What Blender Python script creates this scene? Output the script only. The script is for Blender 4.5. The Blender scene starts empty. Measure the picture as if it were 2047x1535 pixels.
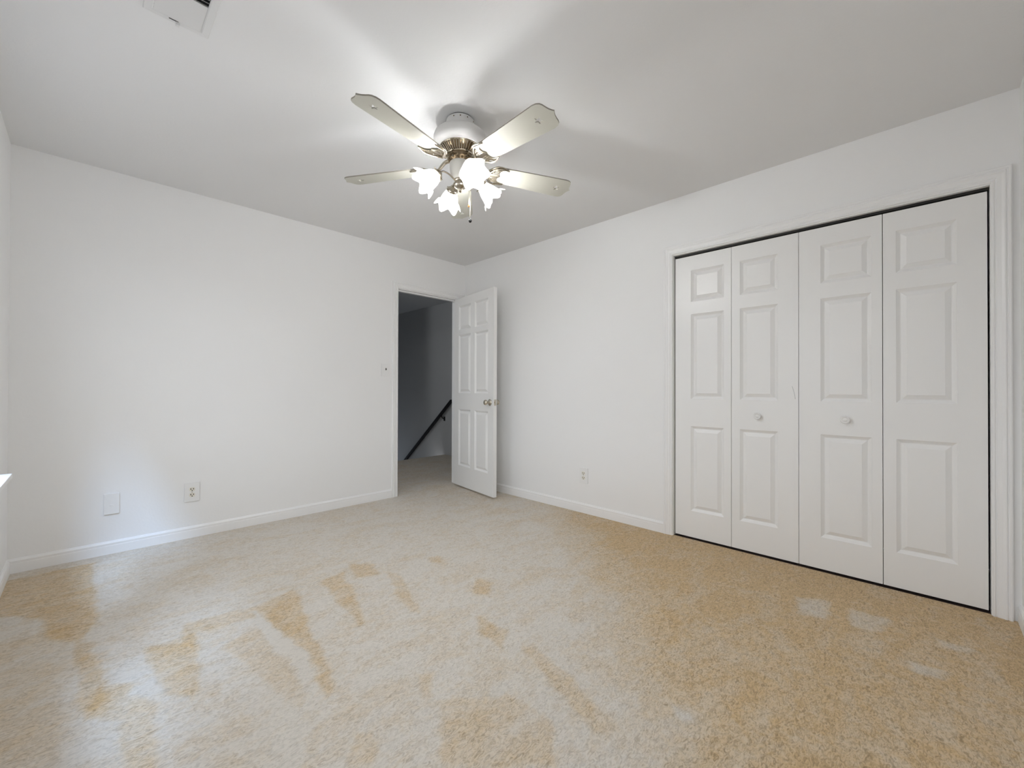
import bpy, bmesh, math, random
from math import sin, cos, pi, radians
from mathutils import Vector, Matrix, noise

random.seed(4)
S = bpy.context.scene
COL = S.collection

# ------------------------------------------------------------------ camera
W_PX, H_PX, F_PX = 2047.0, 1535.0, 838.98
FW = Vector((0.71161866, 0.7025406, 0.00596472))
RT = Vector((0.70253851, -0.71164025, 0.0027931))
UP = Vector((-0.006207, -0.00220283, 0.99997831))
cam_data = bpy.data.cameras.new('camera')
cam_data.sensor_fit = 'HORIZONTAL'
cam_data.sensor_width = 36.0
cam_data.lens = F_PX / W_PX * 36.0
cam_data.shift_y = (772.8 - H_PX / 2) / W_PX
cam_data.clip_start = 0.02
cam = bpy.data.objects.new('camera', cam_data)
COL.objects.link(cam)
m = Matrix.Identity(4)
for i in range(3):
    m[i][0], m[i][1], m[i][2] = RT[i], UP[i], -FW[i]
m.translation = (-2.98983, -3.70048, 1.0536)
cam.matrix_world = m
S.camera = cam

# ------------------------------------------------------------------ sky, daylight, exposure
world = bpy.data.worlds.new('sky')
S.world = world
world.use_nodes = True
wn = world.node_tree
bg = wn.nodes['Background']
bg.inputs['Strength'].default_value = 5.5
tc_ = wn.nodes.new('ShaderNodeTexCoord')
sep_ = wn.nodes.new('ShaderNodeSeparateXYZ')
rmp_ = wn.nodes.new('ShaderNodeValToRGB')
rmp_.color_ramp.elements[0].position = 0.0
rmp_.color_ramp.elements[0].color = (0.34, 0.345, 0.35, 1)      # ground half, brightened to send soft fill upward
rmp_.color_ramp.elements[1].position = 0.06
rmp_.color_ramp.elements[1].color = (0.84, 0.91, 1.0, 1)       # overcast sky
wn.links.new(tc_.outputs['Generated'], sep_.inputs[0])
wn.links.new(sep_.outputs['Z'], rmp_.inputs['Fac'])
wn.links.new(rmp_.outputs['Color'], bg.inputs['Color'])

S.view_settings.view_transform = 'Standard'
S.view_settings.look = 'None'
S.view_settings.exposure = -0.27
S.view_settings.gamma = 1.0
S.view_settings.use_curve_mapping = False
S.cycles.max_bounces = 14
S.cycles.diffuse_bounces = 10
S.cycles.transparent_max_bounces = 16
S.cycles.sample_clamp_indirect = 6.0
S.cycles.use_denoising = True


def area(name, loc, target, sx, sy, power, col, spread=180):
    d = bpy.data.lights.new(name, 'AREA')
    d.shape = 'RECTANGLE'
    d.size, d.size_y = sx, sy
    d.energy = power
    d.color = col
    d.spread = radians(spread)
    o = bpy.data.objects.new(name, d)
    COL.objects.link(o)
    o.location = loc
    o.rotation_euler = (Vector(target) - Vector(loc)).to_track_quat('-Z', 'Y').to_euler()
    return o


# bright part of the sky beyond the left windows (soft, bluish), portals that guide the sky light in, daylight from the stairwell
sd = bpy.data.lights.new('bright_sky', 'SUN')
sd.energy = 6.8
sd.color = (0.42, 0.64, 1.0)
sd.angle = radians(16)
so = bpy.data.objects.new('bright_sky', sd)
COL.objects.link(so)
so.location = (-6, -6, 5)
so.rotation_euler = Vector((0.49, 1.0, -1.38)).to_track_quat('-Z', 'Y').to_euler()
for yc in (-1.27, -2.75):
    p = area('window_portal', (-3.43, yc, 1.345), (0, yc, 1.345), 0.98, 1.40, 1, (1, 1, 1))
    p.data.cycles.is_portal = True
area('stairwell_daylight', (0.55, 4.1, -1.3), (0.9, 2.6, 0.6), 0.6, 0.6, 6.5, (0.72, 0.84, 1.0))
area('hall_lamp', (-1.6, 0.95, 2.2), (0.6, 1.6, 1.2), 0.5, 0.5, 6.5, (0.92, 0.96, 1.0))  # unseen soft lamp added in the hall to light the landing end

BULB = 560.0

# ------------------------------------------------------------------ materials
MATS = {}


def mat(name, col, rough=0.5, metal=0.0, bump=None, spec=0.5, coat=0.0):
    """bump = (noise scale xyz, strength, distance)"""
    if name in MATS:
        return MATS[name]
    mt = bpy.data.materials.new(name)
    mt.use_nodes = True
    nt = mt.node_tree
    b = nt.nodes['Principled BSDF']
    b.inputs['Base Color'].default_value = (*col, 1)
    b.inputs['Roughness'].default_value = rough
    b.inputs['Metallic'].default_value = metal
    b.inputs['Specular IOR Level'].default_value = spec
    b.inputs['Coat Weight'].default_value = coat
    if bump:
        tc = nt.nodes.new('ShaderNodeTexCoord')
        mp = nt.nodes.new('ShaderNodeMapping')
        mp.inputs['Scale'].default_value = bump[0]
        nz = nt.nodes.new('ShaderNodeTexNoise')
        nz.inputs['Scale'].default_value = 1.0
        nz.inputs['Detail'].default_value = 5.0
        bp = nt.nodes.new('ShaderNodeBump')
        bp.inputs['Strength'].default_value = bump[1]
        bp.inputs['Distance'].default_value = bump[2]
        nt.links.new(tc.outputs['Object'], mp.inputs['Vector'])
        nt.links.new(mp.outputs['Vector'], nz.inputs['Vector'])
        nt.links.new(nz.outputs['Fac'], bp.inputs['Height'])
        nt.links.new(bp.outputs['Normal'], b.inputs['Normal'])
    MATS[name] = mt
    return mt


M_WALL = mat('wall_paint', (0.87, 0.87, 0.868), 0.75, bump=((70, 70, 70), 0.12, 0.004), spec=0.25)
M_CEIL = mat('ceiling_paint', (0.79, 0.79, 0.792), 0.85, bump=((90, 90, 90), 0.15, 0.004), spec=0.2)
M_TRIM = mat('trim_gloss_paint', (0.88, 0.88, 0.878), 0.35, spec=0.4)
M_DOOR = mat('door_paint', (0.86, 0.857, 0.848), 0.33, bump=((95, 95, 7), 0.07, 0.003), spec=0.45)
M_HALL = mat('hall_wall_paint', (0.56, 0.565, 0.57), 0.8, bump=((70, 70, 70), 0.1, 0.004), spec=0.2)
M_PLATE = mat('white_plastic', (0.85, 0.85, 0.845), 0.3)
M_IVORY = mat('ivory_plastic', (0.80, 0.775, 0.69), 0.35)
M_DARK = mat('dark_slot', (0.012, 0.011, 0.010), 0.6)
M_TOGGLE = mat('brown_toggle', (0.05, 0.04, 0.03), 0.4)
M_BRASS = mat('polished_brass', (0.46, 0.415, 0.34), 0.20, 1.0)
M_AGED = mat('aged_brass', (0.22, 0.165, 0.105), 0.24, 1.0)
M_NICKEL = mat('satin_nickel', (0.62, 0.57, 0.48), 0.22, 1.0)
M_FANW = mat('fan_white_enamel', (0.78, 0.775, 0.765), 0.3)
M_BLADE = mat('fan_blade_cream', (0.47, 0.46, 0.40), 0.38, spec=0.4)
M_EDGE = mat('blade_edge', (0.28, 0.26, 0.22), 0.6)
M_CUP = mat('frosted_cup', (0.78, 0.77, 0.73), 0.35)
M_RAIL = mat('black_stained_wood', (0.003, 0.003, 0.003), 0.6, bump=((60, 4, 60), 0.1, 0.002))
M_WOOD = mat('orange_wood', (0.55, 0.24, 0.07), 0.4)
M_PORC = mat('white_porcelain', (0.85, 0.845, 0.83), 0.12, coat=0.4)
M_VENT = mat('vent_white_enamel', (0.72, 0.72, 0.72), 0.45)
M_DUCT = mat('duct_dark', (0.004, 0.004, 0.004), 0.9)
M_CLOSET = mat('closet_dark', (0.05, 0.03, 0.025), 0.9)  # darkness of the unlit closet put into the colour
M_SCRATCH = mat('scuff_grey', (0.42, 0.42, 0.42), 0.7)


def carpet_material():
    mt = bpy.data.materials.new('beige_cut_pile_carpet')
    mt.use_nodes = True
    nt = mt.node_tree
    N, Lk = nt.nodes, nt.links
    b = N['Principled BSDF']
    b.inputs['Roughness'].default_value = 0.95
    b.inputs['Specular IOR Level'].default_value = 0.1
    b.inputs['Sheen Weight'].default_value = 0.15
    tc = N.new('ShaderNodeTexCoord')
    at = N.new('ShaderNodeAttribute')
    at.attribute_name = 'nap'

    def noise(scale, detail, rough=0.55, dist=0.0, vec=None):
        n = N.new('ShaderNodeTexNoise')
        n.inputs['Scale'].default_value = scale
        n.inputs['Detail'].default_value = detail
        n.inputs['Roughness'].default_value = rough
        n.inputs['Distortion'].default_value = dist
        Lk.new(vec if vec else tc.outputs['Object'], n.inputs['Vector'])
        return n.outputs['Fac']

    def math_(op, a, bb, c=None):
        n = N.new('ShaderNodeMath')
        n.operation = op
        for i, v in enumerate((a, bb, c)):
            if v is None:
                continue
            if isinstance(v, (int, float)):
                n.inputs[i].default_value = v
            else:
                Lk.new(v, n.inputs[i])
        return n.outputs[0]

    # patches where the pile lies the other way
    mp = N.new('ShaderNodeMapping')
    mp.inputs['Rotation'].default_value = (0, 0, radians(35))
    mp.inputs['Scale'].default_value = (1.0, 1.7, 1)
    Lk.new(tc.outputs['Object'], mp.inputs['Vector'])
    patch = noise(4.2, 5.0, 0.62, 0.6, mp.outputs['Vector'])
    mid = noise(26.0, 4.0, 0.65, 0.4)
    mp2 = N.new('ShaderNodeMapping')
    mp2.inputs['Rotation'].default_value = (0, 0, radians(-38))
    mp2.inputs['Scale'].default_value = (0.45, 1.0, 1)
    Lk.new(tc.outputs['Object'], mp2.inputs['Vector'])
    tuft = noise(100.0, 2.5, 0.62, 1.6, mp2.outputs['Vector'])
    v = math_('ADD', at.outputs['Fac'], math_('MULTIPLY', math_('SUBTRACT', patch, 0.5), 1.1))
    v = math_('ADD', v, math_('MULTIPLY', math_('SUBTRACT', mid, 0.5), 0.7))
    v = math_('ADD', v, math_('MULTIPLY', math_('SUBTRACT', tuft, 0.5), 0.4))
    ramp = N.new('ShaderNodeValToRGB')
    e = ramp.color_ramp.elements
    e[0].position, e[0].color = 0.05, (0.575, 0.415, 0.232, 1)
    e[1].position, e[1].color = 0.88, (0.645, 0.60, 0.535, 1)
    k = ramp.color_ramp.elements.new(0.42)
    k.color = (0.61, 0.505, 0.37, 1)
    Lk.new(v, ramp.inputs['Fac'])
    # tuft shading of single yarns
    mr = N.new('ShaderNodeMapRange')
    mr.inputs['From Min'].default_value = 0.30
    mr.inputs['From Max'].default_value = 0.58
    mr.inputs['To Min'].default_value = 0.58
    mr.inputs['To Max'].default_value = 1.08
    Lk.new(tuft, mr.inputs['Value'])
    mul = N.new('ShaderNodeMix')
    mul.data_type = 'RGBA'
    mul.blend_type = 'MULTIPLY'
    mul.inputs['Factor'].default_value = 1.0
    fac = math_('SUBTRACT', 1.15, math_('MULTIPLY', v, 0.75))
    fac.node.use_clamp = True
    Lk.new(fac, mul.inputs['Factor'])
    Lk.new(ramp.outputs['Color'], mul.inputs['A'])
    Lk.new(mr.outputs['Result'], mul.inputs['B'])
    Lk.new(mul.outputs['Result'], b.inputs['Base Color'])
    bp = N.new('ShaderNodeBump')
    bp.inputs['Strength'].default_value = 0.45
    bp.inputs['Distance'].default_value = 0.012
    Lk.new(math_('ADD', tuft, math_('MULTIPLY', mid, 0.5)), bp.inputs['Height'])
    Lk.new(bp.outputs['Normal'], b.inputs['Normal'])
    return mt


M_CARPET = carpet_material()


def glass_material():
    """clear window pane that lets daylight straight through"""
    mt = bpy.data.materials.new('window_glass')
    mt.use_nodes = True
    nt = mt.node_tree
    nt.nodes.remove(nt.nodes['Principled BSDF'])
    tr = nt.nodes.new('ShaderNodeBsdfTransparent')
    gl = nt.nodes.new('ShaderNodeBsdfGlossy')
    gl.inputs['Roughness'].default_value = 0.02
    mx = nt.nodes.new('ShaderNodeMixShader')
    mx.inputs[0].default_value = 0.06
    nt.links.new(tr.outputs[0], mx.inputs[1])
    nt.links.new(gl.outputs[0], mx.inputs[2])
    nt.links.new(mx.outputs[0], nt.nodes['Material Output'].inputs['Surface'])
    return mt


def shade_material(name, col, emit, clear):
    """frosted lamp glass: part of the bulb's light passes straight on, the lit glass glows"""
    mt = bpy.data.materials.new(name)
    mt.use_nodes = True
    nt = mt.node_tree
    b = nt.nodes['Principled BSDF']
    b.inputs['Base Color'].default_value = (*col, 1)
    b.inputs['Roughness'].default_value = 0.3
    b.inputs['Emission Color'].default_value = (*col, 1)
    b.inputs['Emission Strength'].default_value = emit
    tr = nt.nodes.new('ShaderNodeBsdfTransparent')
    mx = nt.nodes.new('ShaderNodeMixShader')
    mx.inputs[0].default_value = clear
    nt.links.new(b.outputs[0], mx.inputs[1])
    nt.links.new(tr.outputs[0], mx.inputs[2])
    nt.links.new(mx.outputs[0], nt.nodes['Material Output'].inputs['Surface'])
    return mt


def bulb_material():
    mt = bpy.data.materials.new('lit_bulb')
    mt.use_nodes = True
    b = mt.node_tree.nodes['Principled BSDF']
    b.inputs['Base Color'].default_value = (1, 1, 1, 1)
    b.inputs['Emission Color'].default_value = (0.97, 0.985, 1.0, 1)
    b.inputs['Emission Strength'].default_value = BULB
    return mt


M_GLASS = glass_material()
M_SHADE = shade_material('frosted_tulip_glass', (1.0, 0.99, 0.97), 5.0, 0.34)
M_NECK = shade_material('frosted_glass_neck', (0.86, 0.80, 0.60), 0.40, 0.05)
M_BULB = bulb_material()


# ------------------------------------------------------------------ mesh helpers
def finish(name, bm, material, parent=None, smooth=None, recalc=True):
    me = bpy.data.meshes.new(name)
    if recalc:
        bmesh.ops.recalc_face_normals(bm, faces=bm.faces)
    bm.to_mesh(me)
    bm.free()
    return link(name, me, material, parent, smooth)


def link(name, me, material, parent=None, smooth=None):
    mats = material if isinstance(material, (list, tuple)) else [material]
    for x in mats:
        me.materials.append(x)
    if smooth is not None:
        for p in me.polygons:
            p.use_smooth = True
        me.set_sharp_from_angle(angle=radians(smooth))
    o = bpy.data.objects.new(name, me)
    COL.objects.link(o)
    if parent:
        o.parent = parent
    return o


def box(bm, lo, hi, mi=0, bevel=0.0):
    x0, y0, z0 = lo
    x1, y1, z1 = hi
    vs = [bm.verts.new(p) for p in ((x0, y0, z0), (x1, y0, z0), (x1, y1, z0), (x0, y1, z0),
                                    (x0, y0, z1), (x1, y0, z1), (x1, y1, z1), (x0, y1, z1))]
    fs = []
    for q in ((3, 2, 1, 0), (4, 5, 6, 7), (0, 1, 5, 4), (1, 2, 6, 5), (2, 3, 7, 6), (3, 0, 4, 7)):
        f = bm.faces.new([vs[i] for i in q])
        f.material_index = mi
        fs.append(f)
    if bevel:
        es = list({e for f in fs for e in f.edges})
        bmesh.ops.bevel(bm, geom=es, offset=bevel, segments=2, affect='EDGES', profile=0.6)


def lathe(bm, prof, seg=32, mtx=None, mi=0, mod=None):
    """prof: [(r, h)] about local z; mod(theta, i) -> (radius factor, dh)"""
    rings = []
    for i, (r, h) in enumerate(prof):
        ring = []
        for k in range(seg):
            a = 2 * pi * k / seg
            rf, dh = mod(a, i) if mod else (1, 0)
            p = Vector((r * rf * cos(a), r * rf * sin(a), h + dh))
            ring.append(bm.verts.new(mtx @ p if mtx else p))
        rings.append(ring)
    for i in range(len(rings) - 1):
        for k in range(seg):
            f = bm.faces.new((rings[i][k], rings[i][(k + 1) % seg], rings[i + 1][(k + 1) % seg], rings[i + 1][k]))
            f.material_index = mi
    for ring, r in ((rings[0], prof[0][0]), (rings[-1], prof[-1][0])):
        if r > 1e-5 and not mod:
            f = bm.faces.new(ring)
            f.material_index = mi
    return rings


def smooth_path(pts, n=8):
    """Catmull-Rom through the points"""
    P = [Vector(p) for p in pts]
    P = [P[0] * 2 - P[1]] + P + [P[-1] * 2 - P[-2]]
    out = []
    for i in range(1, len(P) - 2):
        for k in range(n):
            t = k / n
            a, b, c, d = P[i - 1], P[i], P[i + 1], P[i + 2]
            out.append(0.5 * ((2 * b) + (c - a) * t + (2 * a - 5 * b + 4 * c - d) * t * t + (3 * b - a - 3 * c + d) * t ** 3))
    out.append(P[-2])
    return out


def tube(bm, pts, radii, seg=8, mi=0):
    if isinstance(radii, (int, float)):
        radii = [radii] * len(pts)
    pts = [Vector(p) for p in pts]
    rings = []
    side = None
    for i, p in enumerate(pts):
        d = (pts[min(i + 1, len(pts) - 1)] - pts[max(i - 1, 0)]).normalized()
        if side is None:
            side = d.orthogonal().normalized()
        side = (side - d * side.dot(d)).normalized()
        up = d.cross(side)
        rings.append([bm.verts.new(p + (side * cos(2 * pi * k / seg) + up * sin(2 * pi * k / seg)) * radii[i]) for k in range(seg)])
    for i in range(len(rings) - 1):
        for k in range(seg):
            f = bm.faces.new((rings[i][k], rings[i][(k + 1) % seg], rings[i + 1][(k + 1) % seg], rings[i + 1][k]))
            f.material_index = mi
    for r in (rings[0], rings[-1]):
        bm.faces.new(r).material_index = mi


def extrude_profile(bm, prof, A, B, nrm):
    """prof [(d, z)] d = distance from the wall along nrm; run from A to B (xy)"""
    A, B, n = Vector((*A, 0)), Vector((*B, 0)), Vector((*nrm, 0))
    ra = [bm.verts.new(A + n * d + Vector((0, 0, z))) for d, z in prof]
    rb = [bm.verts.new(B + n * d + Vector((0, 0, z))) for d, z in prof]
    k = len(prof)
    for i in range(k):
        bm.faces.new((ra[i], ra[(i + 1) % k], rb[(i + 1) % k], rb[i]))
    bm.faces.new(ra)
    bm.faces.new(rb)


def casing(bm, prof, path, place):
    """mitred moulding; prof [(w outward, d off wall)], path [((s, z), (ws, wz))] ; place(s, z, d) -> Vector"""
    rings = []
    for (s, z), (ws, wz) in path:
        rings.append([bm.verts.new(place(s + ws * w, z + wz * w, d)) for w, d in prof])
    k = len(prof)
    for i in range(len(rings) - 1):
        for j in range(k):
            bm.faces.new((rings[i][j], rings[i][(j + 1) % k], rings[i + 1][(j + 1) % k], rings[i + 1][j]))
    bm.faces.new(rings[0])
    bm.faces.new(rings[-1])


def curve_mesh(outer, holes, thick, bevel=0.0):
    cu = bpy.data.curves.new('outline', 'CURVE')
    cu.dimensions = '2D'
    cu.fill_mode = 'BOTH'
    cu.extrude = thick / 2 - bevel
    cu.bevel_depth = bevel
    cu.bevel_resolution = 1
    cu.offset = -bevel
    for loop in [outer] + list(holes):
        sp = cu.splines.new('POLY')
        sp.points.add(len(loop) - 1)
        for p, (x, y) in zip(sp.points, loop):
            p.co = (x, y, 0, 1)
        sp.use_cyclic_u = True
    o = bpy.data.objects.new('outline', cu)
    COL.objects.link(o)
    dg = bpy.context.evaluated_depsgraph_get()
    dg.update()
    me = bpy.data.meshes.new_from_object(o.evaluated_get(dg))
    bpy.data.objects.remove(o)
    bpy.data.curves.remove(cu)
    return me


def tag(o, label, cat, group=None, kind=None):
    o['label'] = label
    o['category'] = cat
    if group:
        o['group'] = group
    if kind:
        o['kind'] = kind
    return o


def empty(name, loc, rot=(0, 0, 0)):
    o = bpy.data.objects.new(name, None)
    o.empty_display_size = 0.1
    COL.objects.link(o)
    o.location = loc
    o.rotation_euler = rot
    return o


# ------------------------------------------------------------------ room dimensions
RW, RL, RH = 3.302, 4.008, 2.44          # width (x), length (y), height
T = 0.115                                # wall thickness
DX0, DX1, DH = -0.845, -0.085, 2.045     # doorway in the back wall
CY0, CY1, CH = -2.390, -3.919, 2.030     # closet opening in the right wall
WY0, WY1, WZ0, WZ1 = -0.795, -1.745, 0.661, 2.03
WY2, WY3 = -2.27, -3.22                  # second window, added out of view to let in soft fill


def wall_with_hole(name, label, axis, pos, depth, a0, a1, hole, material, z1=RH, z0=0.0):
    """axis 'x': wall in a plane of constant x; runs a0..a1; hole (h0,h1,zb,zt)"""
    bm = bmesh.new()

    def bb(s0, s1, zz0, zz1):
        if s1 - s0 < 1e-4 or zz1 - zz0 < 1e-4:
            return
        lo, hi = min(pos, pos + depth), max(pos, pos + depth)
        if axis == 'x':
            box(bm, (lo, s0, zz0), (hi, s1, zz1))
        else:
            box(bm, (s0, lo, zz0), (s1, hi, zz1))
    s_ = a0
    for h0, h1, hb, ht in (hole if isinstance(hole, list) else [hole] if hole else []):
        bb(s_, h0, z0, z1)
        bb(h0, h1, ht, z1)
        bb(h0, h1, z0, hb)
        s_ = h1
    bb(s_, a1, z0, z1)
    o = finish(name, bm, material)
    return tag(o, label, 'wall', kind='structure')


wall_with_hole('wall_back', 'plain white wall with the open doorway and two outlets low down', 'y', 0, T, -RW - T, T, (DX0, DX1, 0, DH), M_WALL)
wall_with_hole('wall_right', 'white wall holding the closet doors', 'x', 0, T, -RL - T, 0, (CY1, CY0, 0, CH), M_WALL)
wall_with_hole('wall_left', 'white wall at the left edge with the window', 'x', -RW, -T, -RL - T, 0, [(WY3, WY2, WZ0, WZ1), (WY1, WY0, WZ0, WZ1)], M_WALL)
wall_with_hole('wall_front', 'white wall just past the right end of the closet', 'y', -RL, -T, -RW, 0, None, M_WALL)

bm = bmesh.new()
box(bm, (-RW - T, -RL - T, RH), (T, T, RH + 0.1))
tag(finish('ceiling', bm, M_CEIL), 'matte white ceiling above the fan', 'ceiling', kind='structure')

# carpet: one dense sheet; 'nap' says which way the pile lies (brushed light or left tan)
TAN = [
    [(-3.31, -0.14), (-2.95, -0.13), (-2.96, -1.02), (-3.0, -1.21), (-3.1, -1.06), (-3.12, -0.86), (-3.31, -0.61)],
    [(-3.01, -1.2), (-2.97, -1.25), (-2.94, -1.47), (-2.95, -1.72), (-3.0, -1.79)],
    [(-2.8, -1.44), (-2.66, -1.55), (-2.71, -1.93), (-2.79, -1.84), (-2.83, -1.59)],
    [(-2.95, -1.58), (-2.88, -1.68), (-2.89, -1.77), (-2.81, -1.87), (-2.85, -2.18), (-2.91, -2.12), (-2.9, -1.89), (-3.0, -1.79)],
    [(-2.67, -1.33), (-2.43, -1.39), (-2.45, -1.5), (-2.64, -1.46), (-2.67, -1.57), (-2.7, -1.54)],
    [(-2.58, -1.64), (-2.45, -1.63), (-2.45, -2.22), (-2.5, -2.23)],
    [(-2.43, -1.39), (-2.21, -1.33), (-2.3, -1.73), (-2.36, -2.22), (-2.4, -2.24), (-2.39, -1.85)],
    [(-2.09, -1.36), (-1.94, -1.31), (-2.09, -1.89), (-2.12, -1.89)],
    [(-1.9, -1.23), (-1.76, -1.32), (-1.83, -1.48), (-1.92, -1.44)],
    [(-1.78, -1.45), (-1.74, -1.58), (-1.87, -2.01), (-1.91, -1.97)],
    [(-1.47, -1.9), (-1.43, -2.02), (-1.54, -2.1), (-1.57, -2.04)],
    [(-1.49, -1.48), (-1.41, -1.51), (-1.48, -1.6), (-1.52, -1.56)],
    [(-1.74, -2.5), (-1.69, -2.55), (-1.77, -2.87), (-1.82, -3.02), (-1.88, -2.99), (-1.82, -2.75)],
    [(-2.12, -2.37), (-2.08, -2.4), (-2.15, -2.49), (-2.18, -2.48)],
    [(-1.7, -2.21), (-1.7, -2.39), (-1.81, -2.48), (-1.78, -2.31)],
    [(-2.14, -2.53), (-1.97, -2.67), (-1.95, -2.85), (-2.06, -2.97), (-2.29, -2.74)],
    [(-2.42, -2.45), (-2.36, -2.52), (-2.43, -2.6), (-2.48, -2.55)],
]
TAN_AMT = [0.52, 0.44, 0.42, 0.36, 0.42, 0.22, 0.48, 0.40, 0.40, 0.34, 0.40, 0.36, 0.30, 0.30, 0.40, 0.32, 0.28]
LIGHT = [
    [(-0.43, -3.22), (-0.37, -3.36), (-0.58, -3.37), (-0.64, -3.28)],
    [(-0.4, -3.42), (-0.38, -3.6), (-0.56, -3.56), (-0.58, -3.46)],
    [(-0.45, -3.73), (-0.44, -3.83), (-0.51, -3.8), (-0.53, -3.74)],
    [(-0.75, -3.65), (-0.72, -3.76), (-0.79, -3.75), (-0.83, -3.67)],
    [(-1.6, -3.1), (-1.59, -3.18), (-1.63, -3.18), (-1.64, -3.13)],
    [(-2.45, -1.50), (-2.41, -1.56), (-2.36, -2.1), (-2.42, -2.1)],
]


def poly_sd(p, poly):
    """signed distance to polygon, negative inside"""
    x, y = p
    best = 1e9
    inside = False
    n = len(poly)
    for i in range(n):
        ax, ay = poly[i]
        bx, by = poly[(i + 1) % n]
        dx, dy = bx - ax, by - ay
        t = max(0, min(1, ((x - ax) * dx + (y - ay) * dy) / (dx * dx + dy * dy + 1e-12)))
        d = math.hypot(x - ax - t * dx, y - ay - t * dy)
        best = min(best, d)
        if (ay > y) != (by > y) and x < ax + (y - ay) / (by - ay) * dx:
            inside = not inside
    return -best if inside else best


def sstep(a, b, x):
    t = max(0.0, min(1.0, (x - a) / (b - a)))
    return t * t * (3 - 2 * t)


def nap(x, y):
    w = noise.noise_vector(Vector((x * 5.0, y * 5.0, 1.7))) * 0.024 + noise.noise_vector(Vector((x * 16.0, y * 16.0, 4.2))) * 0.014
    x, y = x + w.x, y + w.y
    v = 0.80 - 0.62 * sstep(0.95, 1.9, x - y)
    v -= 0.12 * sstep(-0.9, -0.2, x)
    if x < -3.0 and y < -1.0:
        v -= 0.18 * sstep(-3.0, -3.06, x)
    for poly, amt in [(q, -TAN_AMT[i]) for i, q in enumerate(TAN)] + [(q, 0.42) for q in LIGHT]:
        xs = [q[0] for q in poly]
        ys = [q[1] for q in poly]
        if min(xs) - 0.05 < x < max(xs) + 0.05 and min(ys) - 0.05 < y < max(ys) + 0.05:
            v += amt * (1 - sstep(-0.012, 0.012, poly_sd((x, y), poly)))
    return v


def carpet_sheet(name, x0, x1, y0, y1, step):
    nx, ny = int(round((x1 - x0) / step)), int(round((y1 - y0) / step))
    vs, fs, vals = [], [], []
    for j in range(ny + 1):
        for i in range(nx + 1):
            x, y = x0 + (x1 - x0) * i / nx, y0 + (y1 - y0) * j / ny
            vs.append((x, y, 0))
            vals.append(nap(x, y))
    for j in range(ny):
        for i in range(nx):
            a = j * (nx + 1) + i
            fs.append((a, a + 1, a + nx + 2, a + nx + 1))
    base = len(vs)
    vs += [(x0, y0, -0.06), (x1, y0, -0.06), (x1, y1, -0.06), (x0, y1, -0.06)]
    vals += [0.5] * 4
    fs.append((base + 3, base + 2, base + 1, base))
    me = bpy.data.meshes.new(name)
    me.from_pydata(vs, [], fs)
    at = me.attributes.new('nap', 'FLOAT', 'POINT')
    at.data.foreach_set('value', vals)
    return link(name, me, M_CARPET)


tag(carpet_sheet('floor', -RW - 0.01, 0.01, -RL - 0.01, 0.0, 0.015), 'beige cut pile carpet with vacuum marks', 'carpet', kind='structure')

# ------------------------------------------------------------------ baseboards
BB = [(0, 0), (0.013, 0), (0.013, 0.052), (0.0118, 0.055), (0.0118, 0.060), (0.0125, 0.064), (0.0125, 0.069), (0.008, 0.075), (0.005, 0.080), (0, 0.081)]


def baseboard(name, label, A, B, nrm):
    bm = bmesh.new()
    extrude_profile(bm, BB, A, B, nrm)
    return tag(finish(name, bm, M_TRIM), label, 'baseboard', kind='structure')


baseboard('baseboard_back', 'white baseboard under the two outlets left of the doorway', (-RW, 0), (DX0 - 0.062, 0), (0, -1))
baseboard('baseboard_right', 'white baseboard between the open door and the closet', (0, -0.0135), (0, CY0 + 0.052), (-1, 0))
baseboard('baseboard_left', 'white baseboard at the far left corner', (-RW, -0.0135), (-RW, -RL + 0.0135), (1, 0))
baseboard('baseboard_front', 'white baseboard end beside the right closet casing', (-RW, -RL), (0, -RL), (0, 1))

# ------------------------------------------------------------------ doorway casing, jamb, stop
CAS = [(0, 0), (0, 0.008), (0.004, 0.0115), (0.008, 0.0115), (0.010, 0.0080), (0.0135, 0.0080), (0.016, 0.0110), (0.030, 0.0130), (0.038, 0.0175),
       (0.042, 0.0175), (0.044, 0.0135), (0.047, 0.0135), (0.050, 0.0175), (0.056, 0.0180), (0.060, 0.0145), (0.060, 0)]


def u_path(s0, s1, zt):
    return [((s0, 0), (-1, 0)), ((s0, zt), (-1, 1)), ((s1, zt), (1, 1)), ((s1, 0), (1, 0))]


root = empty('trim_1', (0, 0, 0))
tag(root, 'white casing and jamb around the open doorway', 'door casing', kind='structure')
bm = bmesh.new()
casing(bm, CAS, u_path(DX0 + 0.0, DX1, DH), lambda s, z, d: Vector((s, -d, z)))
finish('casing', bm, M_TRIM, root)
bm = bmesh.new()
J = 0.018
box(bm, (DX0, -0.001, 0), (DX0 + J * 0.0 + 0.006, T, DH))
box(bm, (DX1 - 0.006, -0.001, 0), (DX1, T, DH))
box(bm, (DX0 + 0.006, -0.001, DH - 0.006), (DX1 - 0.006, T, DH))
# door stop strips
box(bm, (DX0 + 0.006, 0.037, 0), (DX0 + 0.016, 0.072, DH - 0.006))
box(bm, (DX1 - 0.016, 0.037, 0), (DX1 - 0.006, 0.072, DH - 0.006))
box(bm, (DX0 + 0.016, 0.037, DH - 0.018), (DX1 - 0.016, 0.072, DH - 0.006))
finish('jamb', bm, M_TRIM, root)

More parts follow.
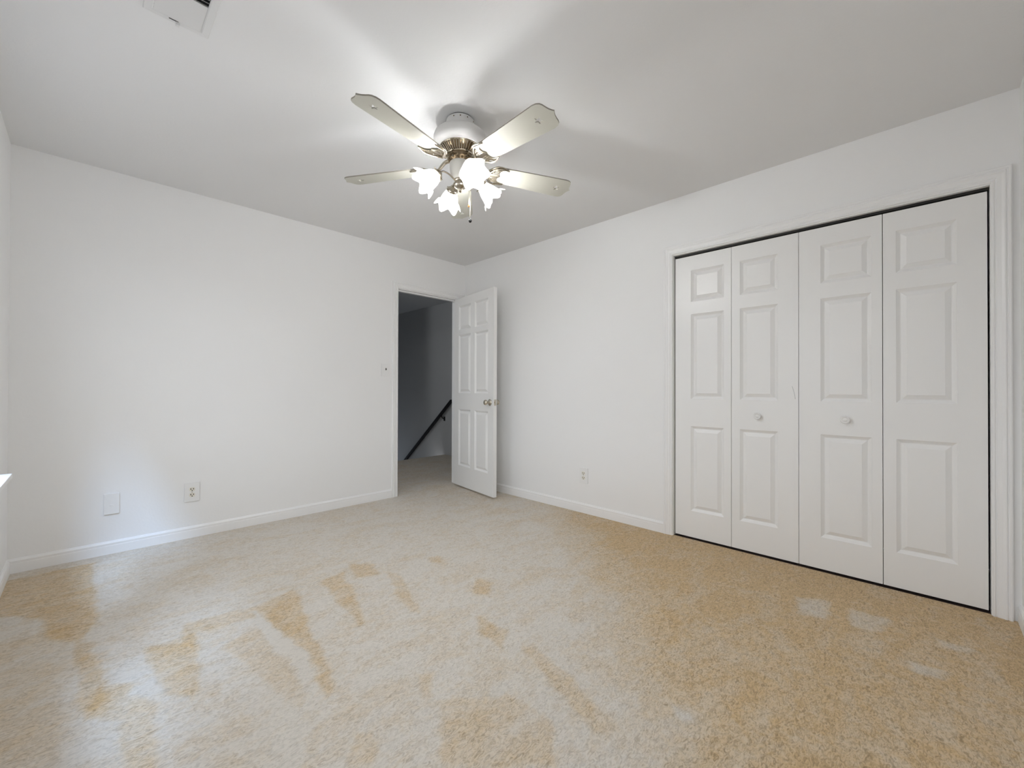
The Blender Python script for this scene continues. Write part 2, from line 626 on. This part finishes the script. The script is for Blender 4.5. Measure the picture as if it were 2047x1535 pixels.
root = empty('trim_2', (0, 0, 0))
tag(root, 'white moulded casing framing the closet opening', 'door casing', kind='structure')
bm = bmesh.new()
casing(bm, [(w * 1.06, d) for w, d in CAS], u_path(CY1, CY0, CH), lambda s, z, d: Vector((-d, s, z)))
finish('casing', bm, M_TRIM, root)
bm = bmesh.new()
box(bm, (-0.001, CY0 - 0.004, 0), (T, CY0, CH))
box(bm, (-0.001, CY1, 0), (T, CY1 + 0.003, CH))
box(bm, (-0.001, CY1 + 0.003, CH - 0.006), (T, CY0 - 0.004, CH))
finish('jamb', bm, M_TRIM, root)
bm = bmesh.new()
box(bm, (0.024, CY1 + 0.006, CH - 0.019), (0.085, CY0 - 0.006, CH - 0.0062))
finish('slide_track', bm, M_DARK, root)  # near-black colour carries the shadow of the gap above the leaves

# closet interior (dark)
bm = bmesh.new()
x0, x1, y0, y1 = T, 0.75, CY1 - 0.07, CY0 + 0.15
box(bm, (x1, y0, 0), (x1 + 0.05, y1, RH))
box(bm, (x0, y0 - 0.05, 0), (x1, y0, RH))
box(bm, (x0, y1, 0), (x1, y1 + 0.05, RH))
box(bm, (x0, y0, RH), (x1, y1, RH + 0.05))
tag(finish('wall_closet', bm, M_CLOSET), 'dark closet interior behind the bifold doors', 'wall', kind='structure')
bm = bmesh.new()
box(bm, (0.011, CY1 - 0.06, -0.06), (0.75, CY0 + 0.14, -0.002))
tag(finish('floor_closet', bm, M_CLOSET), 'shadowed closet floor under the bifold doors', 'floor', kind='structure')


# ------------------------------------------------------------------ moulded panel doors
def panel_slab(bm, w, h, th, cols, rows, back=True):
    """front face at y = 0 (normal -y), back at y = th; panels = cols x rows of raised fields"""
    rings = [(0.0, 0.0), (0.002, 0.0022), (0.015, 0.0118), (0.0185, 0.0128), (0.021, 0.0118), (0.0395, 0.0022), (0.041, 0.0010)]
    xs = sorted({0, w} | {c for q in cols for c in q})
    zs = sorted({0, h} | {c for q in rows for c in q})
    cache = {}

    def V(x, y, z):
        k = (round(x, 5), round(y, 5), round(z, 5))
        if k not in cache:
            cache[k] = bm.verts.new(k)
        return cache[k]

    for side in ((0, 1), (th, -1)):
        y0, s = side
        for i in range(len(xs) - 1):
            for j in range(len(zs) - 1):
                a, b, c, d = xs[i], xs[i + 1], zs[j], zs[j + 1]
                if (a, b) in cols and (c, d) in rows:
                    prev = None
                    for off, dep in rings:
                        r = [V(a + off, y0 + s * dep, c + off), V(b - off, y0 + s * dep, c + off),
                             V(b - off, y0 + s * dep, d - off), V(a + off, y0 + s * dep, d - off)]
                        if prev:
                            for k in range(4):
                                bm.faces.new((prev[k], prev[(k + 1) % 4], r[(k + 1) % 4], r[k]))
                        prev = r
                    bm.faces.new(prev)
                else:
                    bm.faces.new((V(a, y0, c), V(b, y0, c), V(b, y0, d), V(a, y0, d)))
    for i in range(len(xs) - 1):
        for z in (0, h):
            bm.faces.new((V(xs[i], 0, z), V(xs[i + 1], 0, z), V(xs[i + 1], th, z), V(xs[i], th, z)))
    for j in range(len(zs) - 1):
        for x in (0, w):
            bm.faces.new((V(x, 0, zs[j]), V(x, 0, zs[j + 1]), V(x, th, zs[j + 1]), V(x, th, zs[j])))


# entry door, swung into the room almost square to the back wall
door = empty('door_1', (-0.153, -0.006, 0.018), (0, 0, math.atan2(-0.98951, -0.14444)))
tag(door, 'white six panel door standing open in the corner', 'door', kind='structure')
bm = bmesh.new()
DW, DHH = 0.765, 2.013
panel_slab(bm, DW, DHH, 0.036, [(0.100, 0.3425), (0.4225, 0.668)],
           [(0.217, 0.818), (0.993, 1.615), (1.666, 1.928)])
finish('door_leaf', bm, M_DOOR, door)


def door_knob(name, parent, x, z, y, sgn, material):
    bm = bmesh.new()
    M = Matrix.Translation((x, y, z)) @ Matrix.Rotation(radians(90 * sgn), 4, 'X')
    lathe(bm, [(0.0001, 0), (0.031, 0), (0.0315, 0.004), (0.027, 0.008), (0.016, 0.012), (0.0115, 0.016), (0.0105, 0.030), (0.014, 0.037),
               (0.023, 0.042), (0.0265, 0.049), (0.0265, 0.055), (0.022, 0.062), (0.012, 0.066), (0.0001, 0.067)], 28, M)
    return finish(name, bm, material, parent, 40)


k1 = door_knob('door_knob', door, DW - 0.062, 0.907, 0.0, 1, M_NICKEL)
k1['label'] = 'round metal door knob'
door_knob('door_knob', door, DW - 0.062, 0.907, 0.036, -1, M_NICKEL)
bm = bmesh.new()
box(bm, (DW - 0.001, 0.006, 0.878), (DW + 0.0012, 0.030, 0.936))
box(bm, (DW + 0.0005, 0.011, 0.898), (DW + 0.008, 0.025, 0.916))
finish('latch_plate', bm, M_NICKEL, door)
for hz in (0.18, 1.0, 1.80):
    bm = bmesh.new()
    tube(bm, [(-0.004, 0.040, hz), (-0.004, 0.040, hz + 0.09)], 0.006, 10)
    box(bm, (-0.003, 0.008, hz), (-0.0002, 0.038, hz + 0.09))
    finish('hinge', bm, M_NICKEL, door)


# closet: two bifold doors, each of two leaves
LZ0 = 0.012
LH = 1.991
ROWS = [(0.197 - LZ0, 0.795 - LZ0), (0.987 - LZ0, 1.588 - LZ0), (1.676 - LZ0, 1.899 - LZ0)]


def bifold(name, label, leaves, knob_leaf, knob_y):
    root = empty(name, (0.020, leaves[0][0], LZ0), (0, 0, radians(-90)))
    tag(root, label, 'bifold door', kind='structure')
    objs = []
    for (ya, yb, pa, pb) in leaves:
        bm = bmesh.new()
        panel_slab(bm, ya - yb, LH, 0.032, [(ya - pa, ya - pb)], ROWS)
        o = finish('door_leaf', bm, M_DOOR, root)
        o.location = (leaves[0][0] - ya, 0, 0)
        objs.append(o)
        # top pivot / guide pin
    lf = leaves[knob_leaf]
    bm = bmesh.new()
    M = Matrix.Translation((lf[0] - knob_y, 0, 0.886 - LZ0)) @ Matrix.Rotation(radians(90), 4, 'X')
    lathe(bm, [(0.0001, 0), (0.0140, 0), (0.0125, 0.004), (0.0120, 0.007), (0.0165, 0.011), (0.0208, 0.0145), (0.0220, 0.0185),
               (0.0205, 0.0225), (0.0175, 0.0240), (0.0135, 0.0215), (0.0105, 0.0208), (0.0080, 0.0235), (0.004, 0.0250), (0.0001, 0.0255)], 28, M)
    kn = finish('knob', bm, M_PORC, objs[knob_leaf], 40)
    kn['label'] = 'round white knob'
    for t in (0.06, 0.70):
        bm = bmesh.new()
        tube(bm, [(t, 0.016, LH - 0.002), (t, 0.016, LH + 0.010)], 0.0035, 8)
        finish('guide_pin', bm, M_NICKEL, root)
    return objs


lv = bifold('door_2', 'white bifold closet door on the left, nearer the corner, with scuffed edge',
            [(-2.4015, -2.7765, -2.5115, -2.7315), (-2.7795, -3.1525, -2.8300, -3.0455)], 1, -2.936)
rv = bifold('door_3', 'white bifold closet door on the right, beside a black gap',
            [(-3.1550, -3.5320, -3.2610, -3.4880), (-3.5350, -3.9085, -3.5870, -3.8090)], 0, -3.376)
bm = bmesh.new()
for k in range(1):
    pts = [(2.7795 + 0 - 2.7795 + q[0], -0.0004, q[1]) for q in ((0.3405, 1.064), (0.346, 1.045), (0.352, 1.020), (0.357, 0.986))]
    tube(bm, smooth_path(pts, 4), 0.0009, 5)
sc = finish('scuff_mark', bm, M_SCRATCH, lv[1])
sc['label'] = 'thin grey scratch'


# ------------------------------------------------------------------ window in the left wall
def build_window(name, label, WY0, WY1, loc=(0, 0, 0), rotz=0.0):
    win = empty(name, loc, (0, 0, rotz))
    tag(win, label, 'window', kind='structure')
    bm = bmesh.new()
    xi, xo = -RW, -RW - T
    box(bm, (xo, WY0 - 0.015, WZ0), (xi, WY0, WZ1))
    box(bm, (xo, WY1, WZ0), (xi, WY1 + 0.015, WZ1))
    box(bm, (xo, WY1 + 0.015, WZ1 - 0.015), (xi, WY0 - 0.015, WZ1))
    finish('window_jamb', bm, M_TRIM, win)
    bm = bmesh.new()
    wc = [(w, d) for w, d in CAS]
    casing(bm, wc, [((WY1, WZ0), (-1, 0)), ((WY1, WZ1), (-1, 1)), ((WY0, WZ1), (1, 1)), ((WY0, WZ0), (1, 0))],
           lambda s, z, d: Vector((-RW + d, s, z)))
    finish('window_casing', bm, M_TRIM, win)
    bm = bmesh.new()
    box(bm, (xo, WY1 + 0.001, WZ0 - 0.022), (xi, WY0 - 0.001, WZ0))
    box(bm, (xi + 0.0002, WY1 - 0.078, WZ0 - 0.022), (-3.227, WY0 + 0.0778, WZ0), bevel=0.004)
    finish('window_sill', bm, M_TRIM, win)
    bm = bmesh.new()
    box(bm, (xi, WY1 - 0.05, WZ0 - 0.085), (xi + 0.014, WY0 + 0.05, WZ0 - 0.0225))
    finish('window_apron', bm, M_TRIM, win)
    mid = (WZ0 + WZ1) / 2
    for za, zb, xx in ((WZ0, mid + 0.02, xo + 0.045), (mid - 0.02, WZ1 - 0.015, xo + 0.012)):
        ya, yb = WY1 + 0.015, WY0 - 0.015
        bm = bmesh.new()
        b = 0.042
        box(bm, (xx, ya, za), (xx + 0.03, yb, za + b))
        box(bm, (xx, ya, zb - b), (xx + 0.03, yb, zb))
        box(bm, (xx, ya, za + b), (xx + 0.03, ya + b, zb - b))
        box(bm, (xx, yb - b, za + b), (xx + 0.03, yb, zb - b))
        sash = finish('window_sash', bm, M_TRIM, win)
        bm = bmesh.new()
        box(bm, (xx + 0.012, ya + b, za + b), (xx + 0.018, yb - b, zb - b))
        finish('pane', bm, M_GLASS, sash)


build_window('window_1', 'daylit window whose bright sill tip shows at the left edge', WY0, WY1)
build_window('window_fill', 'added unseen window beyond the left edge, for soft fill light', WY2, WY3)

# ------------------------------------------------------------------ hall and stairs beyond the doorway
HX0, HX1 = -2.2, 1.06
LY = 1.81
SX0 = 0.12
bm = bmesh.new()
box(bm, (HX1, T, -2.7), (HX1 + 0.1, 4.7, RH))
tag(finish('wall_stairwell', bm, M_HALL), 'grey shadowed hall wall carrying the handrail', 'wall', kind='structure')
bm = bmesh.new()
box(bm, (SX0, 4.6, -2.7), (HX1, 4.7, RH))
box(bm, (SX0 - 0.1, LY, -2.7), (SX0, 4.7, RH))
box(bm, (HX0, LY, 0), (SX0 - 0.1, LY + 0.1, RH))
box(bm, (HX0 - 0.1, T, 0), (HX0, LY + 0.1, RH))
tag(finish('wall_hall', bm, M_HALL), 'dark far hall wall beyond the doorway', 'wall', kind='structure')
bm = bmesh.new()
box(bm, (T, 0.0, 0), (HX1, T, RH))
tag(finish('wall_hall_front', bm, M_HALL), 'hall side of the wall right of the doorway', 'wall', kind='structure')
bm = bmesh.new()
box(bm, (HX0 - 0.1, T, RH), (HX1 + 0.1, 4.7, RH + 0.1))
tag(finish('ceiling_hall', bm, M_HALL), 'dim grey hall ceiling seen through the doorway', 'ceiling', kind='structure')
h = carpet_sheet('floor_hall', HX0, HX1, 0.0, LY, 0.03)
tag(h, 'shadowed beige carpet of the hall landing', 'carpet', kind='structure')
st = empty('stairs', (0, 0, 0))
tag(st, 'carpeted stairs dropping away behind the hall landing', 'stairs', kind='structure')
for k in range(9):
    bm = bmesh.new()
    box(bm, (SX0, LY + 0.25 * k + 0.001, -0.2 * (k + 1) - 0.2), (HX1, LY + 0.25 * (k + 1), -0.2 * (k + 1)))
    finish('step', bm, M_CARPET, st)
bm = bmesh.new()
box(bm, (SX0, LY + 2.25, -2.7), (HX1, 4.6, -2.0))
finish('lower_landing', bm, M_CARPET, st)

rail = empty('handrail', (1.0, 1.57, 0.886))
tag(rail, 'black wooden handrail slanting down the hall wall', 'handrail')
bm = bmesh.new()
d = Vector((0, 1.0, -0.8057)).normalized()
nn = Vector((0, d.z, -d.y)) * -1
prof = [(-0.019, -0.022), (0.019, -0.022), (0.021, -0.008), (0.021, 0.012), (0.013, 0.022), (-0.013, 0.022), (-0.021, 0.012), (-0.021, -0.008)]
pts = [Vector((0, -0.03, 0.004)), Vector((0, 0.012, 0.0)), d * 2.9]
rings = []
for i, p in enumerate(pts):
    nv = Vector((0, 0, 1)) if i == 0 else (nn if i == 2 else (nn + Vector((0, 0, 1))).normalized())
    rings.append([bm.verts.new(p + Vector((a, 0, 0)) + nv * (b - 0.022)) for a, b in prof])
for i in range(2):
    for k in range(8):
        bm.faces.new((rings[i][k], rings[i][(k + 1) % 8], rings[i + 1][(k + 1) % 8], rings[i + 1][k]))
bm.faces.new(rings[0])
bm.faces.new(rings[-1])
finish('rail', bm, M_RAIL, rail)
for s in (0.36, 1.9):
    p = d * s + nn * -0.046
    bm = bmesh.new()
    tube(bm, smooth_path([p, p + Vector((0.012, 0, -0.03)), p + Vector((0.04, 0, -0.045)), p + Vector((0.06, 0, -0.05))], 4), 0.007, 8)
    box(bm, (0.053, p.y - 0.018, p.z - 0.085), (0.06, p.y + 0.018, p.z - 0.015))
    finish('bracket', bm, M_RAIL, rail)


# ------------------------------------------------------------------ outlets, switch, jack plate
def plate_root(name, label, cat, loc, rotz):
    r = empty(name, loc, (0, 0, rotz))
    tag(r, label, cat)
    return r


def cover(root, w, hgt):
    bm = bmesh.new()
    box(bm, (-w / 2, -0.0085, -hgt / 2), (w / 2, 0, hgt / 2), bevel=0.0025)
    return finish('cover_plate', bm, M_PLATE, root)


def rounded(w, h, r, n=6):
    out = []
    for cx, cy, a0 in ((w / 2 - r, h / 2 - r, 0), (-w / 2 + r, h / 2 - r, 90), (-w / 2 + r, -h / 2 + r, 180), (w / 2 - r, -h / 2 + r, 270)):
        for k in range(n + 1):
            a = radians(a0 + 90 * k / n)
            out.append((cx + r * cos(a), cy + r * sin(a)))
    return out


def prism(bm, loop, y0, y1, cx=0, cz=0, mi=0):
    a = [bm.verts.new((cx + x, y0, cz + z)) for x, z in loop]
    b = [bm.verts.new((cx + x, y1, cz + z)) for x, z in loop]
    n = len(loop)
    for i in range(n):
        bm.faces.new((a[i], a[(i + 1) % n], b[(i + 1) % n], b[i])).material_index = mi
    bm.faces.new(a).material_index = mi
    bm.faces.new(b).material_index = mi


def outlet(root):
    cover(root, 0.087, 0.133)
    for cz in (0.0195, -0.0195):
        bm = bmesh.new()
        prism(bm, rounded(0.034, 0.029, 0.011), -0.0084, -0.0098, 0, cz)
        rc = finish('receptacle', bm, M_IVORY, root)
        for sx, sw, sh, sz in ((-0.0075, 0.0042, 0.0105, 0.003), (0.0075, 0.0042, 0.0095, 0.003), (0, 0.0065, 0.007, -0.0085)):
            bm = bmesh.new()
            prism(bm, rounded(sw, sh, 0.001 if sx else 0.003, 3), -0.0096, -0.0101, sx, cz + sz)
            finish('slot', bm, M_DARK, rc)
    bm = bmesh.new()
    lathe(bm, [(0.0001, 0), (0.003, 0), (0.0025, 0.001), (0.0001, 0.0014)], 12, Matrix.Translation((0, -0.0084, 0)) @ Matrix.Rotation(radians(90), 4, 'X'))
    finish('screw', bm, M_NICKEL, root)


outlet(plate_root('wall_outlet', 'white duplex outlet low on the left wall beside the blank jack plate', 'outlet', (-2.463, 0, 0.3205), 0))
outlet(plate_root('wall_outlet', 'white duplex outlet on the wall between open door and closet', 'outlet', (0, -1.6165, 0.318), radians(-90)))
r = plate_root('cable_plate', 'plain white cable plate nearest the left corner, in the daylight patch', 'wall plate', (-2.874, 0, 0.3165), 0)
cover(r, 0.074, 0.131)
bm = bmesh.new()
box(bm, (-0.009, -0.0100, -0.017), (0.009, -0.0083, -0.004), bevel=0.0006)
finish('jack', bm, M_PLATE, r)
r = plate_root('light_switch', 'white light switch with dark toggle left of the doorway', 'switch', (-0.975, 0, 1.236), 0)
cover(r, 0.085, 0.122)
bm = bmesh.new()
prism(bm, rounded(0.010, 0.026, 0.001, 2), -0.0083, -0.0095, 0, 0.004)
finish('toggle_frame', bm, M_PLATE, r)
bm = bmesh.new()
M = Matrix.Translation((0, -0.008, 0.004)) @ Matrix.Rotation(radians(-25), 4, 'X')
box(bm, (-0.0038, -0.011, -0.009), (0.0038, 0.001, 0.009), bevel=0.001)
bmesh.ops.transform(bm, matrix=M, verts=bm.verts)
finish('toggle', bm, M_TOGGLE, r)

# ------------------------------------------------------------------ ceiling vent
vx0, vx1, vy0, vy1 = -2.857, -2.660, -1.985, -1.676
vent = empty('ceiling_vent', (0, 0, RH))
tag(vent, 'white louvred air register on the ceiling at top left', 'air vent')
fw_ = 0.028
outer = [(vx0, vy0), (vx1, vy0), (vx1, vy1), (vx0, vy1)]
bm = bmesh.new()
lev = [(0.0, 0.0), (0.003, -0.005), (fw_ - 0.004, -0.008), (fw_, -0.006), (fw_, -0.001)]
prev = None
for off, z in lev:
    rr = [bm.verts.new(p) for p in ((vx0 + off, vy0 + off, z), (vx1 - off, vy0 + off, z), (vx1 - off, vy1 - off, z), (vx0 + off, vy1 - off, z))]
    if prev:
        for k in range(4):
            bm.faces.new((prev[k], prev[(k + 1) % 4], rr[(k + 1) % 4], rr[k]))
    prev = rr
finish('frame', bm, M_VENT, vent)
bm = bmesh.new()
box(bm, (vx0 + fw_, vy0 + fw_, -0.0012), (vx1 - fw_, vy1 - fw_, -0.0002))
finish('duct_opening', bm, M_DUCT, vent)
ymid = -1.834
n = 0
y = vy1 - fw_ - 0.006
while y > vy0 + fw_:
    s = 1 if y > ymid else -1
    bm = bmesh.new()
    # angled blade: the near bank shows its faces, the far bank its gaps
    w = 0.0105
    a = Vector((0, -w, -0.0014))
    b_ = Vector((0, w, -0.0062))
    if s < 0:
        a = Vector((0, 0.001, -0.0012))
        b_ = Vector((0, -0.004, -0.0076))
    t = Vector((0, 0, -0.0009))
    x0_, x1_ = vx0 + fw_ + 0.0005, vx1 - fw_ - 0.0005
    vs = [bm.verts.new(Vector((xx, y, 0)) + q) for xx in (x0_, x1_) for q in (a, b_, b_ + t, a + t)]
    for k in range(4):
        bm.faces.new((vs[k], vs[(k + 1) % 4], vs[4 + (k + 1) % 4], vs[4 + k]))
    bm.faces.new(vs[:4])
    bm.faces.new(vs[4:])
    finish('louver', bm, M_VENT, vent)
    y -= 0.0175
    n += 1
bm = bmesh.new()
box(bm, (-2.784, -1.7005, -0.0088), (-2.756, -1.6965, -0.0078))
finish('damper_slot', bm, M_DARK, vent)
bm = bmesh.new()
box(bm, (-2.764, -1.699, -0.020), (-2.752, -1.686, -0.0078), bevel=0.002)
finish('damper_lever', bm, M_VENT, vent)

# ------------------------------------------------------------------ ceiling fan
FX, FY = -1.643, -1.990
fan = empty('ceiling_fan', (FX, FY, RH))
tag(fan, 'white five blade ceiling fan with four lit tulip lamps', 'ceiling fan')

bm = bmesh.new()
lathe(bm, [(0.066, -0.0005), (0.066, -0.006)], 48)
finish('canopy_gap', bm, M_DARK, fan, 40)
bm = bmesh.new()
lathe(bm, [(0.0001, -0.006), (0.0705, -0.006), (0.0715, -0.010), (0.0715, -0.066), (0.074, -0.068)], 56)
canopy = finish('canopy', bm, M_FANW, fan, 40)
for a in (205, 232, 262, 300, 20, 110):
    bm = bmesh.new()
    M = Matrix.Translation((0.0712 * cos(radians(a)), 0.0712 * sin(radians(a)), -0.018)) @ Matrix.Rotation(radians(a), 4, 'Z') @ Matrix.Rotation(radians(90), 4, 'Y')
    lathe(bm, [(0.0001, 0), (0.003, 0), (0.003, 0.002), (0.0001, 0.002)], 10, M)
    finish('screw', bm, M_AGED, canopy)
bm = bmesh.new()
lathe(bm, [(0.072, -0.0665), (0.104, -0.068), (0.120, -0.073), (0.130, -0.082), (0.1350, -0.095), (0.136, -0.118), (0.134, -0.130),
           (0.127, -0.140), (0.117, -0.147), (0.106, -0.150)], 64)
finish('motor_housing', bm, M_FANW, fan, 50)
bm = bmesh.new()
lathe(bm, [(0.1045, -0.147), (0.107, -0.149), (0.106, -0.153), (0.102, -0.155)], 64, mi=1)
lathe(bm, [(0.101, -0.154), (0.070, -0.186)], 64, mi=0)
lathe(bm, [(0.072, -0.182), (0.0745, -0.186), (0.072, -0.190), (0.066, -0.191)], 64, mi=1)
for k in range(44):
    a = 2 * pi * k / 44
    p0 = Vector((0.1025 * cos(a), 0.1025 * sin(a), -0.1545))
    p1 = Vector((0.0715 * cos(a), 0.0715 * sin(a), -0.1865))
    tube(bm, [p0, p1], [0.0030, 0.0022], 6, mi=1)
finish('vent_ring', bm, [M_AGED, M_BRASS], fan, 50)
bm = bmesh.new()
lathe(bm, [(0.067, -0.190), (0.068, -0.196), (0.064, -0.206), (0.058, -0.214), (0.052, -0.219), (0.050, -0.224), (0.03, -0.226)], 56)
finish('flywheel', bm, M_AGED, fan, 50)
bm = bmesh.new()
lathe(bm, [(0.03, -0.222), (0.053, -0.223), (0.0545, -0.228), (0.0535, -0.250), (0.050, -0.275), (0.044, -0.296), (0.036, -0.306), (0.028, -0.308)], 56)
finish('switch_housing', bm, M_CUP, fan, 40)
bm = bmesh.new()
lathe(bm, [(0.030, -0.306), (0.031, -0.312), (0.026, -0.318), (0.030, -0.324), (0.033, -0.334), (0.030, -0.345), (0.020, -0.352), (0.013, -0.356),
           (0.011, -0.364), (0.007, -0.372), (0.0001, -0.374)], 40)
finish('light_fitter', bm, M_BRASS, fan, 50)


# blades with a star cut through near the tip
def blade_outline():
    x0, x1 = 0.172, 0.632
    w0, w1 = 0.056, 0.071
    pts = []
    for k in range(13):                                  # rounded root
        a = radians(90 + 180 * k / 12)
        pts.append((x0 + 0.03 + 0.03 * cos(a), (w0) * sin(a)))
    pts.append((x1 - 0.035, -w1))
    tip = [(x1 - 0.016, -w1 + 0.003), (x1 - 0.003, -w1 + 0.011), (x1 + 0.003, -w1 + 0.022), (x1 + 0.006, -w1 + 0.036), (x1 + 0.011, -w1 + 0.052),
           (x1 + 0.018, -w1 + 0.064), (x1 + 0.023, -0.0008)]
    pts += tip + [(x, -y) for x, y in reversed(tip)] + [(x1 - 0.035, w1)]
    return pts


def star(cx, cy, r0, r1):
    return [(cx + (r0 if k % 2 == 0 else r1) * cos(radians(36 * k + 180)), cy + (r0 if k % 2 == 0 else r1) * sin(radians(36 * k + 180))) for k in range(10)]


blade_me = curve_mesh(blade_outline(), [star(0.567, 0.0, 0.021, 0.0088)], 0.006)
blade_me.materials.append(M_BLADE)
blade_me.materials.append(M_EDGE)
for p in blade_me.polygons:
    p.material_index = 0 if abs(p.normal.z) > 0.5 else (1 if math.hypot(p.center.x - 0.567, p.center.y) > 0.03 else 0)

# ornate iron: crescent with two horns, open loops, plus ribs
iron_out = []
ctrl = [(0.128, 0.0), (0.133, 0.014), (0.146, 0.026), (0.158, 0.040), (0.170, 0.056), (0.188, 0.068), (0.212, 0.070), (0.236, 0.064), (0.258, 0.052),
        (0.238, 0.051), (0.222, 0.046), (0.212, 0.036), (0.209, 0.022), (0.212, 0.010), (0.222, 0.0)]
iron_out = ctrl + [(x, -y) for x, y in reversed(ctrl[1:-1])]


def ellipse(cx, cy, a, b, rot, n=14):
    return [(cx + a * cos(t) * cos(rot) - b * sin(t) * sin(rot), cy + a * cos(t) * sin(rot) + b * sin(t) * cos(rot)) for t in [2 * pi * k / n for k in range(n)]]


holes = [ellipse(0.193, 0.053, 0.015, 0.0065, 0.45), ellipse(0.193, -0.053, 0.015, 0.0065, -0.45), ellipse(0.176, 0.023, 0.012, 0.006, 1.0), ellipse(0.176, -0.023, 0.012, 0.006, -1.0)]
iron_me = curve_mesh(iron_out, holes, 0.006, 0.0012)
iron_me.materials.append(M_BRASS)

BLADE_Z = -0.240
PITCH = radians(-12)
SAG = [0.0, 0.015, 0.033, 0.048, -0.012]     # each blade hangs a little differently
for i in range(5):
    az = radians(50.5 + 72 * i)
    R = Matrix.Rotation(az, 4, 'Z')
    Bm = R @ Matrix.Translation((0, 0, BLADE_Z)) @ Matrix.Rotation(SAG[i], 4, 'Y') @ Matrix.Rotation(PITCH, 4, 'X')
    b = bpy.data.objects.new('fan_blade', blade_me)
    COL.objects.link(b)
    b.parent = fan
    b.matrix_local = Bm
    ib = bpy.data.objects.new('blade_iron', iron_me)
    COL.objects.link(ib)
    ib.parent = fan
    ib.matrix_local = Bm @ Matrix.Translation((0, 0, -0.0075))
    # arm and ribs of the iron: sub-parts in the iron's own frame
    inv = (Bm @ Matrix.Translation((0, 0, -0.0075))).inverted() @ R
    bm = bmesh.new()
    arm = smooth_path([inv @ Vector(q) for q in ((0.055, 0, -0.203), (0.080, 0, -0.208), (0.100, 0, -0.226), (0.118, 0, -0.245), (0.140, 0, -0.2495))], 5)
    n_ = len(arm)
    tube(bm, arm, [0.0105 - 0.003 * k / n_ for k in range(n_)], 10)
    for sy in (-1, 1):
        tube(bm, smooth_path([(0.135, 0.0, -0.004), (0.155, 0.020 * sy, -0.006), (0.176, 0.044 * sy, -0.005), (0.205, 0.061 * sy, -0.005), (0.254, 0.053 * sy, -0.003)], 5),
             [0.005] * 10 + [0.0042] * 6 + [0.003] * 5, 8)
        for t in range(4):
            yy = (0.012 + 0.010 * t) * sy
            tube(bm, [(0.150 + 0.006 * t, yy, -0.0035), (0.207 + 0.002 * t, yy * 1.05, -0.0035)], 0.0017, 6)
    finish('iron_arm', bm, M_BRASS, ib, 50)

# lamps
for i, az in enumerate((252.0, 342.0, 72.0, 162.0)):
    R = Matrix.Translation((0, 0, 0.016)) @ Matrix.Rotation(radians(az), 4, 'Z')
    bm = bmesh.new()
    tube(bm, smooth_path([R @ Vector(q) for q in ((0.022, 0, -0.334), (0.040, 0, -0.322), (0.064, 0, -0.306), (0.088, 0, -0.301), (0.106, 0, -0.308), (0.115, 0, -0.320))], 6), 0.0042, 8)
    tilt = radians(37)
    A = R @ Matrix.Translation((0.112, 0, -0.320)) @ Matrix.Rotation(radians(90) + tilt, 4, 'Y')
    lathe(bm, [(0.0001, -0.012), (0.010, -0.011), (0.014, -0.004), (0.026, 0.002), (0.0305, 0.008), (0.0305, 0.016), (0.0295, 0.017), (0.0285, 0.010), (0.0001, 0.006)], 28, A)
    for s in range(3):
        q = 2 * pi * s / 3 + 0.5
        p = Vector((0.030 * cos(q), 0.030 * sin(q), 0.012))
        tube(bm, [A @ p, A @ (p * 1.0 + Vector((0.009 * cos(q), 0.009 * sin(q), 0)))], 0.0022, 6)
    finish('light_arm', bm, M_BRASS, fan, 50)

    prof = [(0.0245, 0.008), (0.0280, 0.014), (0.0320, 0.024), (0.0365, 0.036), (0.0415, 0.050), (0.0450, 0.063), (0.0480, 0.075), (0.0530, 0.086), (0.0610, 0.095), (0.0700, 0.101)]

    def ruffle(a, k, off=0.3):
        t = max(0.0, (k - 4) / 5.0)
        c = cos(6 * (a + off))
        return 1 + 0.09 * t * c + 0.015 * (1 - t) * cos(12 * a), 0.012 * t * t * c

    bm = bmesh.new()
    rings = lathe(bm, prof, 72, None, 0, ruffle)
    bm.faces.ensure_lookup_table()
    for f in bm.faces:
        if f.calc_center_median().z < 0.036:
            f.material_index = 1
    sh = finish('light_shade', bm, [M_SHADE, M_NECK], fan, 60)
    sh.matrix_local = A
    bm = bmesh.new()
    lathe(bm, [(0.0001, 0.012), (0.012, 0.013), (0.0125, 0.030)], 14, None, 0)
    lathe(bm, [(0.0125, 0.030), (0.019, 0.042), (0.0235, 0.055), (0.0235, 0.066), (0.018, 0.077), (0.009, 0.083), (0.0001, 0.0845)], 14, None, 0)
    finish('light_bulb', bm, M_BULB, sh, 60)

# pull chains
for (cx, cy, zt, zb, mt, rr) in ((0.036, -0.028, -0.300, -0.432, M_WOOD, 0.0058), (0.040, -0.034, -0.300, -0.505, M_RAIL, 0.0085)):
    root_ = None
    bm = bmesh.new()
    nlinks = int((zt - zb) / 0.006)
    tube(bm, [(cx, cy, zt), (cx, cy, zb)], 0.0011, 6)
    ch = finish('pull_chain', bm, M_BRASS, fan)
    bm = bmesh.new()
    lathe(bm, [(0.0001, 0.004), (0.0025, 0.002), (0.0032, -0.002), (rr, -rr * 1.1), (rr, -rr * 1.7), (rr * 0.55, -rr * 2.4), (0.0001, -rr * 2.5)], 16, Matrix.Translation((cx, cy, zb)))
    finish('pull_knob', bm, mt, ch, 50)
